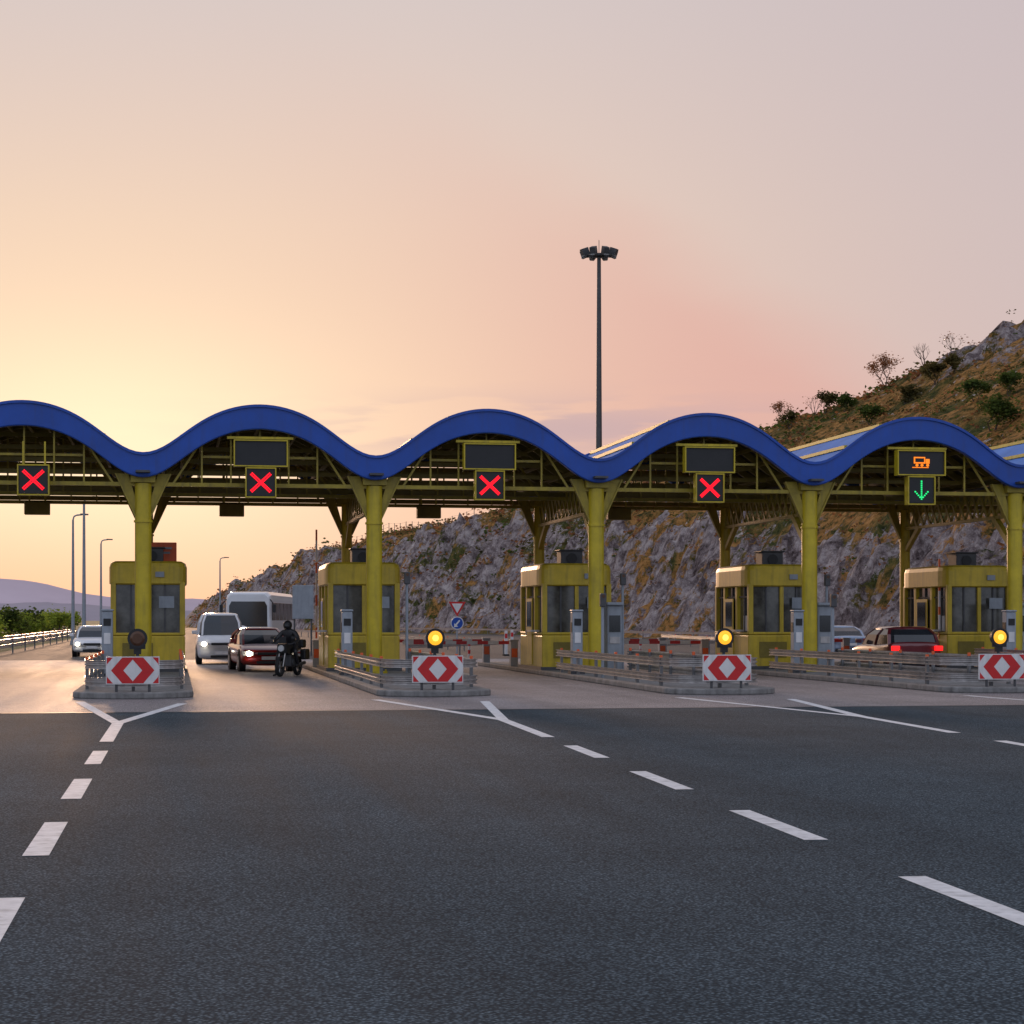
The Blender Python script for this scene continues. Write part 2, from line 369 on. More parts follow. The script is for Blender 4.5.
ck=ramp(vo.outputs['Distance'],[(0,(.32,.26,.26)),(.12,(1,1,1))])
mm=hn('ShaderNodeMix'); mm.data_type='RGBA'; mm.blend_type='MULTIPLY'; mm.inputs['Factor'].default_value=.6; L(ht,rc,mm.inputs['A']); L(ht,ck,mm.inputs['B'])
gc=ramp(n3.outputs['Fac'],[(.32,(.035,.042,.012)),(.43,(.13,.095,.03)),(.52,(.40,.19,.055)),(.68,(.58,.31,.11))])
gc2=ramp(n3.outputs['Fac'],[(.32,(.02,.03,.01)),(.50,(.08,.085,.025)),(.70,(.28,.18,.055))])
gmx=hn('ShaderNodeMix'); gmx.data_type='RGBA'; g5=hn('ShaderNodeMapRange'); g5.inputs['From Min'].default_value=.50; g5.inputs['From Max'].default_value=.60; L(ht,n5.outputs['Fac'],g5.inputs['Value']); L(ht,g5.outputs['Result'],gmx.inputs['Factor']); L(ht,gc,gmx.inputs['A']); L(ht,gc2,gmx.inputs['B'])
gm=hn('ShaderNodeMath'); gm.operation='SUBTRACT'; L(ht,an.outputs['Fac'],gm.inputs[0])
n4=nzz(0.22,6,.75); sc=hn('ShaderNodeMapRange'); sc.inputs['From Min'].default_value=.42; sc.inputs['From Max'].default_value=.61; sc.inputs['To Max'].default_value=1.05; L(ht,n4.outputs['Fac'],sc.inputs['Value']); L(ht,sc.outputs['Result'],gm.inputs[1])
pr=hn('ShaderNodeMapRange'); pr.inputs['From Min'].default_value=.60; pr.inputs['From Max'].default_value=.65; L(ht,n1.outputs['Fac'],pr.inputs['Value'])
mx_=hn('ShaderNodeMath'); mx_.operation='MAXIMUM'; L(ht,gm.outputs[0],mx_.inputs[0]); L(ht,pr.outputs['Result'],mx_.inputs[1])
cl_=hn('ShaderNodeMapRange'); cl_.inputs['From Min'].default_value=.2; cl_.inputs['From Max'].default_value=.45; L(ht,mx_.outputs[0],cl_.inputs['Value'])
fm=hn('ShaderNodeMix'); fm.data_type='RGBA'; L(ht,cl_.outputs['Result'],fm.inputs['Factor']); L(ht,gmx.outputs['Result'],fm.inputs['A']); L(ht,mm.outputs['Result'],fm.inputs['B'])
L(ht,fm.outputs['Result'],hb.inputs['Base Color']); hb.inputs['Roughness'].default_value=.95; hb.inputs['Specular IOR Level'].default_value=.1
bp=hn('ShaderNodeBump'); bp.inputs['Strength'].default_value=1.0; bp.inputs['Distance'].default_value=.8; L(ht,n1.outputs['Fac'],bp.inputs['Height']); L(ht,bp.outputs[0],hb.inputs['Normal'])
me.materials.append(hm)
ho=bpy.data.objects.new('rocky_hillside',me); COL.objects.link(ho); ho.rotation_euler[2]=TH; ho['kind']='structure'

MT=pmat('hazy_mountain',(0.55,0.45,0.50),1,0,0.08,0.002,spec=0)
MT2=pmat('hazy_mountain_near',(0.36,0.32,0.36),1,0,0.08,0.002,spec=0)
def mountain(D,prof,seed,mat):
    mb=MB(); rows=[]
    for px in range(-900,901,12):
        r=(px-512)/1940.; h=prof(px)+5*fb(Vector((px*.012,seed,0)),5)
        z=max(1,h)*D/1940.
        rows.append([(r*D,D-D*.12,-5),(r*D,D-D*.04,z*.55),(r*D,D,z),(r*D*1.2,D*1.2,-5)])
    n=4;vs=[p for r in rows for p in r]
    mb.add(vs,[(i*n+j,i*n+j+1,(i+1)*n+j+1,(i+1)*n+j) for i in range(len(rows)-1) for j in range(3)],0,True); mk('distant_mountain',mb,[mat],kind='structure')
mountain(7000,lambda p:20+20*math.exp(-((p+30)/120.)**2),1.3,MT)
mountain(4500,lambda p:9+8*math.exp(-((p-10)/120.)**2),7.7,MT2)

# ---------------------------------------------------------------- vegetation
def leafmat(name,c1,c2):
    m,nt,b=newmat(name); tc=nt.nodes.new('ShaderNodeTexCoord'); n=nt.nodes.new('ShaderNodeTexNoise'); n.inputs['Scale'].default_value=1.3; n.inputs['Detail'].default_value=3
    L(nt,tc.outputs['Object'],n.inputs['Vector']); r=nt.nodes.new('ShaderNodeValToRGB'); r.color_ramp.elements[0].position=.35;r.color_ramp.elements[1].position=.65
    r.color_ramp.elements[0].color=c1+(1,);r.color_ramp.elements[1].color=c2+(1,); L(nt,n.outputs['Fac'],r.inputs['Fac']); L(nt,r.outputs['Color'],b.inputs['Base Color']); b.inputs['Roughness'].default_value=.8
    b.inputs['Specular IOR Level'].default_value=.2
    tr=nt.nodes.new('ShaderNodeBsdfTranslucent'); L(nt,r.outputs['Color'],tr.inputs['Color']); ms=nt.nodes.new('ShaderNodeMixShader'); ms.inputs[0].default_value=.4
    L(nt,b.outputs[0],ms.inputs[1]); L(nt,tr.outputs[0],ms.inputs[2]); L(nt,ms.outputs[0],nt.nodes['Material Output'].inputs['Surface'])
    return m
LG=leafmat('leaf_green',(.035,.06,.012),(.12,.16,.03))
LGB=leafmat('leaf_bright_green',(.12,.18,.02),(.36,.42,.05))
LO=leafmat('leaf_olive',(.05,.05,.016),(.17,.13,.04))
LR=leafmat('leaf_rust',(.14,.06,.03),(.42,.18,.07))
def leaf(mb,p,s,rr,m=0):
    q=Matrix.Rotation(rr.uniform(0,6.28),3,'Z')@Matrix.Rotation(rr.uniform(0,3.14),3,'X')
    vs=[p+q@Vector(v)*s for v in ((-.5,0,0),(0,-.35,.1),(.5,0,0),(0,.35,.1))]
    mb.add(vs,[(0,1,2,3)],m)
def plant(name,label,cat,u,v,z,h,leaves,lm,seed,bare=False,group=None,ls=.18,spread=.55):
    rr=random.Random(seed); root=thing(name,label,cat,u,v,z,rr.uniform(0,6),group)
    tb=MB(); tips=[]
    def br(p,d,l,r,dep):
        q=p
        for i in range(3):
            d=(d+Vector((rr.uniform(-.25,.25),rr.uniform(-.25,.25),rr.uniform(-.05,.15)))).normalized(); q2=q+d*l/3
            tb.cyl(q,q2,r*(1-.2*i),r*(1-.2*(i+1)),5,0,False); q=q2
        tips.append(q)
        if dep>0:
            for i in range(rr.choice((2,3,3))):
                nd_=(d+Vector((rr.uniform(-1,1)*spread*1.5,rr.uniform(-1,1)*spread*1.5,rr.uniform(-.1,.6)))).normalized(); br(q,nd_,l*rr.uniform(.6,.85),r*.5,dep-1)
    for i in range(3 if h<3.2 else 2):
        br(Vector((rr.uniform(-.1,.1),rr.uniform(-.1,.1),-.3)),Vector((rr.uniform(-.6,.6),rr.uniform(-.6,.6),1)).normalized(),h*.38,h*.03,3 if bare or leaves>200 else 2)
    mk('trunk',tb,[BARK],root)
    lb=MB()
    for i in range(leaves):
        t=rr.choice(tips); leaf(lb,t+Vector((rr.gauss(0,1),rr.gauss(0,1),rr.gauss(0,.8)))*h*.085,ls*rr.uniform(.6,1.4),rr)
    if leaves: mk('crown',lb,[lm],root)
    return root
def onhill(px,py,name,label,h,leaves,lm,seed,bare=False,ls=.2,spread=.55):
    r=(px-512)/1940.; t=math.tan(TH); best=None
    ratio=(t+r)/(1-r*t)
    Vv=100
    while Vv<420:
        u=ratio*Vv; z=hz(u,Vv)[0]; Yd=Vv*C+u*S_; yy=620-1940*(z-1.7)/Yd
        if best is None or yy<best[0]: best=(yy,u,Vv,z)
        if py is not None and yy<=py: best=(yy,u,Vv,z);break
        Vv+=1.5
    return plant(name,label,'tree' if 'tree' in name else 'bush',best[1],best[2],best[3],h,leaves,lm,seed,bare,None,ls,spread)
onhill(885,None,'sparse_tree','thin reddish tree on the dry hill crest',3.6,1200,LR,3,ls=.2)
onhill(824,None,'bush','olive leafy bush standing on the hill crest',2.6,1300,LO,4,ls=.26)
onhill(783,None,'sparse_tree','small sparse tree on the grassy hill crest',3.0,600,LR,5,ls=.2)
onhill(925,None,'bare_tree','bare dead tree with forked limbs on hill crest',2.9,0,LO,6,True)
onhill(953,None,'bare_tree','bare dead tree beside pale rock outcrop',2.7,60,LR,8,True)
onhill(815,None,'bare_tree','thin bare tree behind an olive bush',2.9,40,LR,9,True)
for i,(px,py,h,m,lv) in enumerate([(993,432,3.0,LG,1700),(905,405,2.2,LO,1300),(870,425,2.2,LG,1200),(935,385,2.2,LO,1000),(975,400,2.0,LG,900),(845,415,2.2,LG,1000),(1010,395,2.2,LG,900),(790,430,2.2,LO,700),(955,378,2.0,LO,900)]):
    onhill(px,py,'bush','rounded '+('green' if m is LG else 'olive')+' bush on the dry grassy slope',h,lv,m,20+i,ls=.26,spread=.8)
sb=MB(); rr=random.Random(5)
for i in range(8000):
    V=95+rr.random()**1.2*370; d=rr.uniform(1,50); u=Ub(V)+d; z,rk=hz(u,V)
    if rk>.6 and rr.random()<.35: continue
    s=rr.uniform(.22,.8)*(1+.7*(V>200)); m=rr.choice((0,1,1,2,2,2)) if rk>.3 or V>280 else rr.choice((0,0,1,1,2,2))
    for j in range(9):
        leaf(sb,Vector((u+rr.gauss(0,.5)*s,V+rr.gauss(0,.5)*s,z+abs(rr.gauss(.1,.35))*s)),s*.5,rr,m)
mk('hillside_scrub',sb,[LG,LO,LR],rot=TH,kind='stuff')
for i in range(26):
    V=104+i*5; u=-10.7-rr.uniform(0,3.5)
    plant('bush','leafy green bush growing behind the crash barrier','bush',u,V,-.06,rr.uniform(2.1,3.0),800,LGB if i%4 else LG,60+i,False,'bushes along the roadside',.26,.9)

# ---------------------------------------------------------------- canopy
def wave(u):
    ph=2*math.pi*(u-U0)/SP
    return 7.16+.71*(-math.cos(ph)*.98-.155*math.cos(2*ph)-.02*math.cos(3*ph))+.11
KA,KB=-1,6
can=thing('toll_canopy','long toll plaza canopy with wavy blue roof edge on yellow columns','toll plaza canopy',U0,VC)
VF=-.35; VBK=11.2
def LU(u): return u-U0
N=(KB-KA)*36
us=[UK(KA)+ (UK(KB)-UK(KA))*i/N for i in range(N+1)]
def wstrip(v0,v1,top,bot,m=0,mb=None):
    mb=mb or MB()
    mb.loft([[(LU(u),v0,wave(u)+bot),(LU(u),v1,wave(u)+bot),(LU(u),v1,wave(u)+top),(LU(u),v0,wave(u)+top)] for u in us],m,False)
    return mb
mk('roof_fascia',wstrip(VF-.12,VF+.1,0,-.68),[BLUE],can,bevel=.03)
mk('roof_fascia',wstrip(VBK-.1,VBK+.12,.03,-.60),[BLUE],can,bevel=.03)
mk('fascia_lip',wstrip(VF-.17,VF-.125,.03,-.05),[BLUE],can)
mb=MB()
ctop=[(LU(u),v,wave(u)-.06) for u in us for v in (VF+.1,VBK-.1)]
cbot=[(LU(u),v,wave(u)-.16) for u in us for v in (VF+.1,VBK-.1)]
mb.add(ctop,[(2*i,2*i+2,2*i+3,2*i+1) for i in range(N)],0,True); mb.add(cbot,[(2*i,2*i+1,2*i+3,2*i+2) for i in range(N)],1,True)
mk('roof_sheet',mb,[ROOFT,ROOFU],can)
sm_=MB()
for i in range(0,N,6):
    u=us[i]; sm_.beam((LU(u),VF+.2,wave(u)-.01),(LU(u),VBK-.2,wave(u)-.01),.10,.10)
mk('roof_seam',sm_,[YEL],can)
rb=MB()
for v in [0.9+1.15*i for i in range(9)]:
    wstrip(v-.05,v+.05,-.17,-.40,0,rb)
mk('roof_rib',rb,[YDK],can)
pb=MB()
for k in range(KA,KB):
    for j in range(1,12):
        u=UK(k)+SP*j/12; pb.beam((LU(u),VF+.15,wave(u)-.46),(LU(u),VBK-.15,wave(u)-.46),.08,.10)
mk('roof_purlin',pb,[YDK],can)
for vv in (0.0,4.6,9.2):
    tb=MB(); zt=5.60
    tb.box((LU((UK(KA)+UK(KB))/2),vv,zt),(UK(KB)-UK(KA),.10,.11))
    tb.box((LU((UK(KA)+UK(KB))/2),vv+.6,zt+.02),(UK(KB)-UK(KA),.06,.07))
    for k in range(KA,KB):
        for j in (2,3,4,5,6):
            u=UK(k)+SP*j/8; tb.beam((LU(u),vv,zt+.05),(LU(u),vv,wave(u)-.45),.05,.05)
        for j0,j1 in ((1,2),(7,6)):
            tb.beam((LU(UK(k)+SP*j0/8),vv,zt),(LU(UK(k)+SP*j1/8),vv,wave(UK(k)+SP*j1/8)-.5),.06,.06)
        if vv==0:
            tb.beam((LU(UK(k)+SP*2/8),vv+.1,6.42),(LU(UK(k)+SP*6/8),vv+.1,6.42),.05,.07)
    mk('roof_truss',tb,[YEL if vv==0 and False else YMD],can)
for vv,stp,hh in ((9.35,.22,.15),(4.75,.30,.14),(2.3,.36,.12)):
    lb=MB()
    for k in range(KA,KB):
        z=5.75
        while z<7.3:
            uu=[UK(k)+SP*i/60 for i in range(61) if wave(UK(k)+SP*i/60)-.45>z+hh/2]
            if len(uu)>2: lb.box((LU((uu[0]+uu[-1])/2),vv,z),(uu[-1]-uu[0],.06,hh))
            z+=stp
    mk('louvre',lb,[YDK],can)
for k in range(KA,KB+1):
    x=LU(UK(k))
    for vv in (0,9.2):
        rc_=.235 if vv==0 else .18
        cb=MB(); cb.cyl((x,vv,.15),(x,vv,5.62),rc_,None,24); cb.cyl((x,vv,.13),(x,vv,.2),.40,None,20); cb.cyl((x,vv,4.5),(x,vv,4.56),rc_+.03,None,24)
        for i in range(6):
            a=math.pi*i/3; cb.cyl((x+.34*math.cos(a),vv+.34*math.sin(a),.2),(x+.34*math.cos(a),vv+.34*math.sin(a),.25),.025,None,6)
        mk('column',cb,[YEL],can)
        sb_=MB()
        for sgn in (-1,1):
            sb_.prism([(x+sgn*.18,4.6),(x+sgn*.18,5.05),(x+sgn*.42,5.9),(x+sgn*.78,5.9)],vv-.04,vv+.04)
            sb_.beam((x+sgn*.18,vv,4.6),(x+sgn*.78,vv,5.9),.18,.04)
        sb_.box((x,vv,5.75),(.7,.5,.22))
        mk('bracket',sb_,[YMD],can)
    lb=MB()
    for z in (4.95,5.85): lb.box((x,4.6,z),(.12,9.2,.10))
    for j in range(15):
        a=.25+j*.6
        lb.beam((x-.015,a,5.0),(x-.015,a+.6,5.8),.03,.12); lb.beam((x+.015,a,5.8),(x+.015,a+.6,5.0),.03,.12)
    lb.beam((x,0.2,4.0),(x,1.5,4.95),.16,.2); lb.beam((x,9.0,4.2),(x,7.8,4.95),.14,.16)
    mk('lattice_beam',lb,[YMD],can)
    cc=MB(); cc.box((x,4.6,5.92),(.4,10.8,.06))
    mk('gutter',cc,[STEELD],can)

# ---------------------------------------------------------------- lane signals
def signal(k,upper,kind):
    u=UK(k)+SP/2+(.3 if k==-1 else 0)
    lab={'x':'black lane signal showing a glowing red cross under canopy','g':'black lane signal with green down arrow and orange lorry symbol','b':'back of a lane signal box hanging under canopy'}[kind]
    r=thing('lane_signal',lab,'lane signal',u,VC-.55 if kind!='b' else VC+9.0,0,0,'lane signals hanging under the canopy')
    fr=MB(); bx=MB()
    if kind=='b':
        bx.box((-.55,0,5.38),(.82,.3,.42)); mk('signal_box',bx,[YDK],r,bevel=.02)
        fr.beam((-.8,0,5.6),(-.8,0,6.6),.05,.05); fr.beam((-.3,0,5.6),(-.3,0,6.6),.05,.05); mk('hanger',fr,[YEL],r); return r
    if upper: bx.box((0,0,6.47),(1.46,.22,.76))
    bx.box((0,0,5.66),(.80,.25,.80)); mk('signal_box',bx,[BLACK],r)
    def frame(cx,cz,w_,h_,t=.05):
        for sg in (-1,1):
            fr.box((cx+sg*(w_/2+t/2),-.02,cz),(t,.3,h_+2*t)); fr.box((cx,-.02,cz+sg*(h_/2+t/2)),(w_,.3,t))
    if upper: frame(0,6.48,1.47,.70,.035)
    frame(0,5.64,.81,.80,.035)
    for sg in (-1,1): fr.beam((sg*.3,.2,6.0),(sg*.3,.2,6.75),.05,.05)
    if upper: fr.box((0,.24,6.95),(1.9,.07,.07))
    mk('signal_frame',fr,[YEL],r)
    sy=MB()
    if kind=='x':
        for a in (math.radians(43),-math.radians(43)):
            n=15; M=Matrix.Rotation(a,3,'Y')
            for o in (-.028,.028):
                for i in range(n):
                    t=-.36+.72*i/(n-1); p=M@Vector((t,0,o)); sy.box((p.x,-.135,5.64+p.z),(.042,.02,.038),0,0,0,a)
        mk('cross_symbol',sy,[LEDR],r)
    else:
        for i in range(10): sy.box((0,-.14,5.92-.06*i),(.042,.02,.042))
        for i in range(1,5):
            for sg in (-1,1): sy.box((sg*.05*i,-.14,5.38+.055*i),(.042,.02,.042))
        mk('arrow_symbol',sy,[LEDG],r)
        tk=MB(); tk.box((-.06,-.125,6.56),(.36,.02,.20)); tk.box((-.06,-.13,6.56),(.28,.03,.12),1); tk.box((.2,-.125,6.53),(.12,.02,.14))
        for xx in (-.14,.02,.2): tk.cyl((xx,-.115,6.41),(xx,-.135,6.41),.045,None,10)
        tk.box((-.03,-.125,6.34),(.52,.02,.025)); mk('lorry_symbol',tk,[LEDO,BLACK],r)
    return r
signal(-1,False,'x')
for k in (0,1,2): signal(k,True,'x')
signal(3,True,'g'); signal(4,True,'g')
for k in (-1,0,1,2): signal(k,False,'b')

# ---------------------------------------------------------------- islands & rails
Wp=[(0,-.095),(.0,-.08),(.04,-.065),(.04,-.03),(0,-.010),(0,.010),(.04,.03),(.04,.065),(0,.08),(0,.095)]
pmesh={}
def rail(name,lab,path,zs,posts,loc_u,loc_v,group,pm_=None):
    r=thing(name,lab,'crash barrier',loc_u,loc_v,0,0,group)
    for z in zs:
        mb=MB(); mb.sweep(path,[(o,z+h) for o,h in Wp],0); mk('rail',mb,[STEEL],r,solid=.012)
    H=max(zs)
    if H not in pmesh:
        pm=MB(); pm.box((0,0,H/2+.03),(.07,.10,H+.04)); pm.box((0,0,H+.10),(.07,.05,.09),1); o=mk('post',pm,[STEELP,ORP],r); pmesh[H]=o.data; o.location=(posts[0][0],posts[0][1],0); posts=posts[1:]  # orange post cap: reflector block, its colour standing in for warm light on rails
    for p in posts:
        o=bpy.data.objects.new('post',pmesh[H]); COL.objects.link(o); o.parent=r; o.location=(p[0],p[1],0)
    return r
for k in range(-1,6):
    u=UK(k)
    pts=[(-1.3,14.5)]+[(-1.3,1.0)]+[(-1.3*math.cos(a),1.0-1.0*math.sin(a)) for a in [math.pi*i/12 for i in range(1,12)]]+[(1.3,1.0),(1.3,14.5),(1.3,29),(-1.3,29)]
    mb=MB(); mb.slab(pts,0,.14)
    mk('traffic_island',mb,[CONC],loc=PL(u,42.4),rot=TH,bevel=.03,kind='structure')
    path=[(-1.12,15)]+[(-1.12,15-1.2*i) for i in range(1,11)]+[(-1.12*math.cos(a),2.0-1.0*math.sin(a)) for a in [math.pi*i/10 for i in range(1,10)]]+[(1.12,3+1.2*i) for i in range(11)]
    posts=[(-1.05,2.5+2.4*i) for i in range(6)]+[(1.05,2.5+2.4*i) for i in range(6)]+[(0,1.15)]
    rail('crash_barrier','galvanised double crash barrier wrapped around toll island nose',path[::-1],(.34,.72),posts,u,42.2,'crash barriers on the toll islands')
    m=thing('hazard_marker','red and white chevron board with '+('unlit black warning lamp' if k==0 else 'lit amber warning lamp'),'hazard marker',u,42.75,.15,0,'hazard markers on island noses')
    W_,H_=1.10,.56
    pn=MB(); pn.box((0,0,.46),(W_+.04,.04,H_+.04),1)
    def chev(a,b,sg,mat,y):
        h=H_/2; s_=.85
        lim=lambda x: min(max(x,0.0),W_/2)
        rows=[h*(1-2*i/12) for i in range(13)]
        vs=[];fs=[]
        for z in rows:
            x0=lim(a-s_*abs(z)); x1=lim(b-s_*abs(z)); vs+=[(sg*x0,y,z+.46),(sg*x1,y,z+.46)]
        for i in range(12): fs.append((2*i,2*i+1,2*i+3,2*i+2))
        pn.add(vs,fs,mat)
    pn.box((0,-.021,.46),(W_,.006,H_),1)
    for sg in (-1,1):
        chev(.20,.46,sg,0,-.0275); chev(.66,1.3,sg,0,-.0275)
    mk('chevron_board',pn,[REDP,WHITE],m)
    for px_ in (-.35,.35):
        pm=MB(); pm.cyl((px_,.05,-.02),(px_,.05,.7),.03); mk('post',pm,[STEELD],m)
    lx=.1 if k==0 else (-.06 if k>0 else 0)
    pm=MB(); pm.cyl((lx,.05,.7),(lx,.05,.95),.035); mk('lamp_stem',pm,[STEELD],m)
    hs=MB(); hs.cyl((lx,-.05,1.15),(lx,.09,1.15),.215,.2,24); hs.box((lx,.03,.88),(.16,.1,.14)); hs.box((lx,.0,1.02),(.34,.06,.2)); mk('lamp_housing',hs,[BLACK],m)
    ln=MB(); ln.cyl((lx,-.10,1.15),(lx,-.051,1.15),.11,.16,20)
    if k!=0: ln.cyl((lx,-.104,1.15),(lx,-.101,1.15),.07,.07,16,1)
    mk('lamp_lens',ln,[AMBD if k==0 else AMB,AMBC],m)

# ---------------------------------------------------------------- toll booths
def booth():
    r=thing('toll_booth','yellow toll booth with dark windows on concrete island','toll booth',UK(1)-.05,61.2,.14,0,'toll booths on the islands')
    W_,D_=2.2,3.9; x=W_/2; y=D_/2
    b=MB(); b.box((0,0,.55),(W_,D_,1.1)); mk('lower_wall',b,[YELB],r,bevel=.06)
    p=MB(); p.box((0,0,.05),(W_+.12,D_+.12,.1)); mk('plinth',p,[STEELD],r)
    f=MB()
    for sx_ in (-1,1):
        for yy in (-y+.09,-.55,.85,y-.09): f.box((sx_*(x-.08),yy,1.9),(.16,.18,1.6))
    f.box((0,-y+.06,1.9),(.12,.1,1.6)); f.box((0,y-.06,1.9),(.1,.1,1.6))
    for sg in (-1,1): f.box((sg*(x-.05),0,1.14),(.12,D_-.04,.08)); f.box((0,sg*(y-.05),1.14),(W_-.3,.12,.08))
    mk('window_frame',f,[YELB],r,bevel=.02)
    f=MB()
    for sx_ in (-1,1):
        for yy in (-1.2,.15,1.4): f.box((sx_*(x-.1),yy,1.9),(.05,.05,1.5))
        f.box((sx_*(x-.1),0,2.3),(.04,D_-.3,.05))
    f.box((.5,-y+.1,1.9),(.05,.05,1.5)); f.box((-.5,-y+.1,1.9),(.05,.05,1.5)); mk('window_mullion',f,[STEELD],r)
    g=MB(); g.box((0,0,1.9),(W_-.24,D_-.24,1.58)); mk('window',g,[GLASSB],r)
    for yy,hh in ((-1.25,.5),(.5,.62)):
        g=MB(); g.box((-x+.108,yy,1.45),(.01,.42,hh)); mk('paper_notice',g,[WHITE],r)
    t=MB(); ring=[]
    for z,s in ((2.62,0),(2.66,.06),(3.15,.06),(3.27,.02),(3.33,-.08)):
        pts=[]
        for i in range(24):
            a=2*math.pi*(i+.5)/24; ca,sa=math.cos(a),math.sin(a)
            pts.append(((x+s)*math.copysign(abs(ca)**.22,ca),(y+s)*math.copysign(abs(sa)**.22,sa),z))
        ring.append(pts)
    t.loft(ring,0,False); mk('roof',t,[YELB],r)
    d=MB(); d.box((-x-.012,.2,1.2),(.03,.95,2.1)); d.box((-x-.03,.2,1.75),(.02,.7,.8),1); dr=mk('door',d,[YELB,GLASS],r)
    h=MB(); h.box((-x-.06,.55,1.15),(.03,.04,.16)); mk('handle',h,[STEEL],dr)
    s=MB(); s.box((-x-.14,-1.1,1.22),(.28,.7,.06)); mk('counter',s,[STEEL],r)
    a=MB(); a.box((.1,-.3,3.52),(.7,.7,.48)); a.box((.1,-.3,3.78),(.8,.8,.05)); a.cyl((.1,-.68,3.52),(.1,-.651,3.52),.17,None,14,1); mk('air_conditioner',a,[STEELD,BLACK],r,bevel=.02)
    n=MB(); n.box((.55,-y-.012,2.1),(.45,.02,.35)); mk('notice_panel',n,[GREYP],r)
    n=MB(); n.box((-.3,-y-.012,.62),(.9,.02,.5)); mk('vent_grille',n,[YDK],r)
    n=MB(); n.box((.35,-y-.09,2.93),(.26,.06,.16)); mk('camera_housing',n,[GREYP],r)
    return r
b1=booth()
for k in (-1,0,2,3,4,5): dup(b1,UK(k)-.05+(.15 if k==0 else 0),61.2)
r=thing('roof_sign','orange and grey sign box mounted above yellow booth','sign',UK(0)+.35,61.0,3.5,0)
mb=MB(); mb.box((0,0,.3),(1.2,.15,.6)); mk('sign_panel',mb,[ORP],r,bevel=.02)
mb=MB(); mb.box((-.35,-.09,.38),(.35,.02,.3)); mb.box((.2,-.09,.42),(.5,.02,.06)); mb.box((.2,-.09,.28),(.4,.02,.06)); mk('sign_face',mb,[GREYP],r)
mb=MB(); mb.box((-.45,0,-.08),(.06,.06,.2)); mb.box((.45,0,-.08),(.06,.06,.2)); mk('bracket',mb,[STEELD],r)

def terminal():
    r=thing('ticket_terminal','slim pale grey ticket terminal post on toll island','ticket machine',UK(1)-.95,55.0,.14,0,'ticket terminals on the islands')
    b=MB(); b.box((0,0,.9),(.30,.34,1.8)); b.box((0,0,1.83),(.34,.40,.06)); mk('cabinet',b,[GREYP],r,bevel=.03)
    b=MB(); b.box((-.158,0,1.35),(.012,.22,.28)); b.box((0,-.178,1.5),(.2,.012,.2)); mk('display',b,[BLACK],r)
    b=MB(); b.box((0,-.178,1.05),(.18,.012,.3)); mk('label_plate',b,[WHITE],r)
    b=MB(); b.box((0,0,.04),(.42,.44,.08)); mk('base',b,[STEELD],r)
    return r
t=terminal()
for k in (0,2,3,4): dup(t,UK(k)-.95,55.0)
def machine():
    r=thing('payment_machine','tall grey blue payment machine beside yellow column','payment machine',UK(2)+.72,57.6,.14,0,'payment machines on the islands')
    b=MB(); b.box((0,0,1.0),(.46,.5,2.0)); b.box((0,-.05,2.05),(.52,.62,.1)); mk('cabinet',b,[GREYP],r,bevel=.03)
    b=MB(); b.box((0,-.262,1.45),(.34,.02,.5)); mk('screen',b,[GLASS],r)
    b=MB(); b.box((0,-.262,.95),(.3,.02,.2)); mk('keypad',b,[STEEL],r)
    return r
mch=machine()
for k in (3,4): dup(mch,UK(k)+.72,57.6)
def gate(u,V,mode,Lr=3.6,lab=None):
    r=thing('barrier_gate',('red and white striped barrier arm lowered across lane' if mode else 'barrier gate with its striped arm raised upright'),'barrier gate',u,V,.14,0,'barrier gates of the toll lanes')
    b=MB(); b.box((0,0,.42),(.24,.30,.84)); b.box((0,0,.87),(.28,.34,.06)); b.box((0,-.153,.45),(.20,.006,.3),1); mk('cabinet',b,[GREYP,ORP],r,bevel=.015)
    a=MB(); n=10
    for i in range(n):
        c=-(.2+Lr*(i+.5)/n)
        if mode: a.box((c,-.24,.8),(Lr/n,.05,.11),i%2)
        else: a.box((-.02,-.24,.75+(.2+Lr*(i+.5)/n)),(.06,.05,Lr/n),1 if i%3 else 0)
    mk('barrier_arm',a,[REDP if mode else ORP,WHITE],r)
    return r
for k,c,V in ((1,False,64.6),(2,True,64.6),(3,True,64.6),(4,True,69),(5,True,64.6)): gate(UK(k)-1.12,V,c)
gate(UK(2)-1.12,70.5,True); gate(UK(3)-1.12,70.5,True); gate(UK(4)-1.12,60.2,False,2.6)
def tlight(u,V,h,lab):
    r=thing('signal_pole',lab,'traffic light',u,V,.14,0,'signal poles on the islands')
    b=MB(); b.cyl((0,0,0),(0,0,h),.045,.04,10); mk('pole',b,[GREYP],r)
    b=MB(); b.box((0,-.05,h-.1),(.17,.14,.36)); mk('lamp_head',b,[STEELD],r,bevel=.02)
    b=MB(); b.cyl((0,-.125,h),(0,-.135,h),.05,None,12); mk('lamp_lens',b,[AMBD],r)
for k in (1,2,3,4): tlight(UK(k)+1.0,56.5+.5*k,2.9,'slim grey signal pole with small black head')
for k in (2,3,4): tlight(UK(k)-1.0,50.5+k*.4,2.2,'short grey signal pole on the island edge')
def rwpost(u,V):
    r=thing('bollard','red and white striped post beside toll lane','bollard',u,V,.0 ,0,'striped posts beside the lanes')
    b=MB()
    for i in range(6): b.cyl((0,0,.12+.15*i),(0,0,.12+.15*(i+1)),.05,None,10,i%2)
    mk('post',b,[REDP,WHITE],r); b=MB(); b.cyl((0,0,0),(0,0,.13),.12,.08,10); mk('base',b,[RUB],r)
for k in (1,2,3,4):
    rwpost(UK(k)+1.45,66.5); rwpost(UK(k)-1.45,72.5)

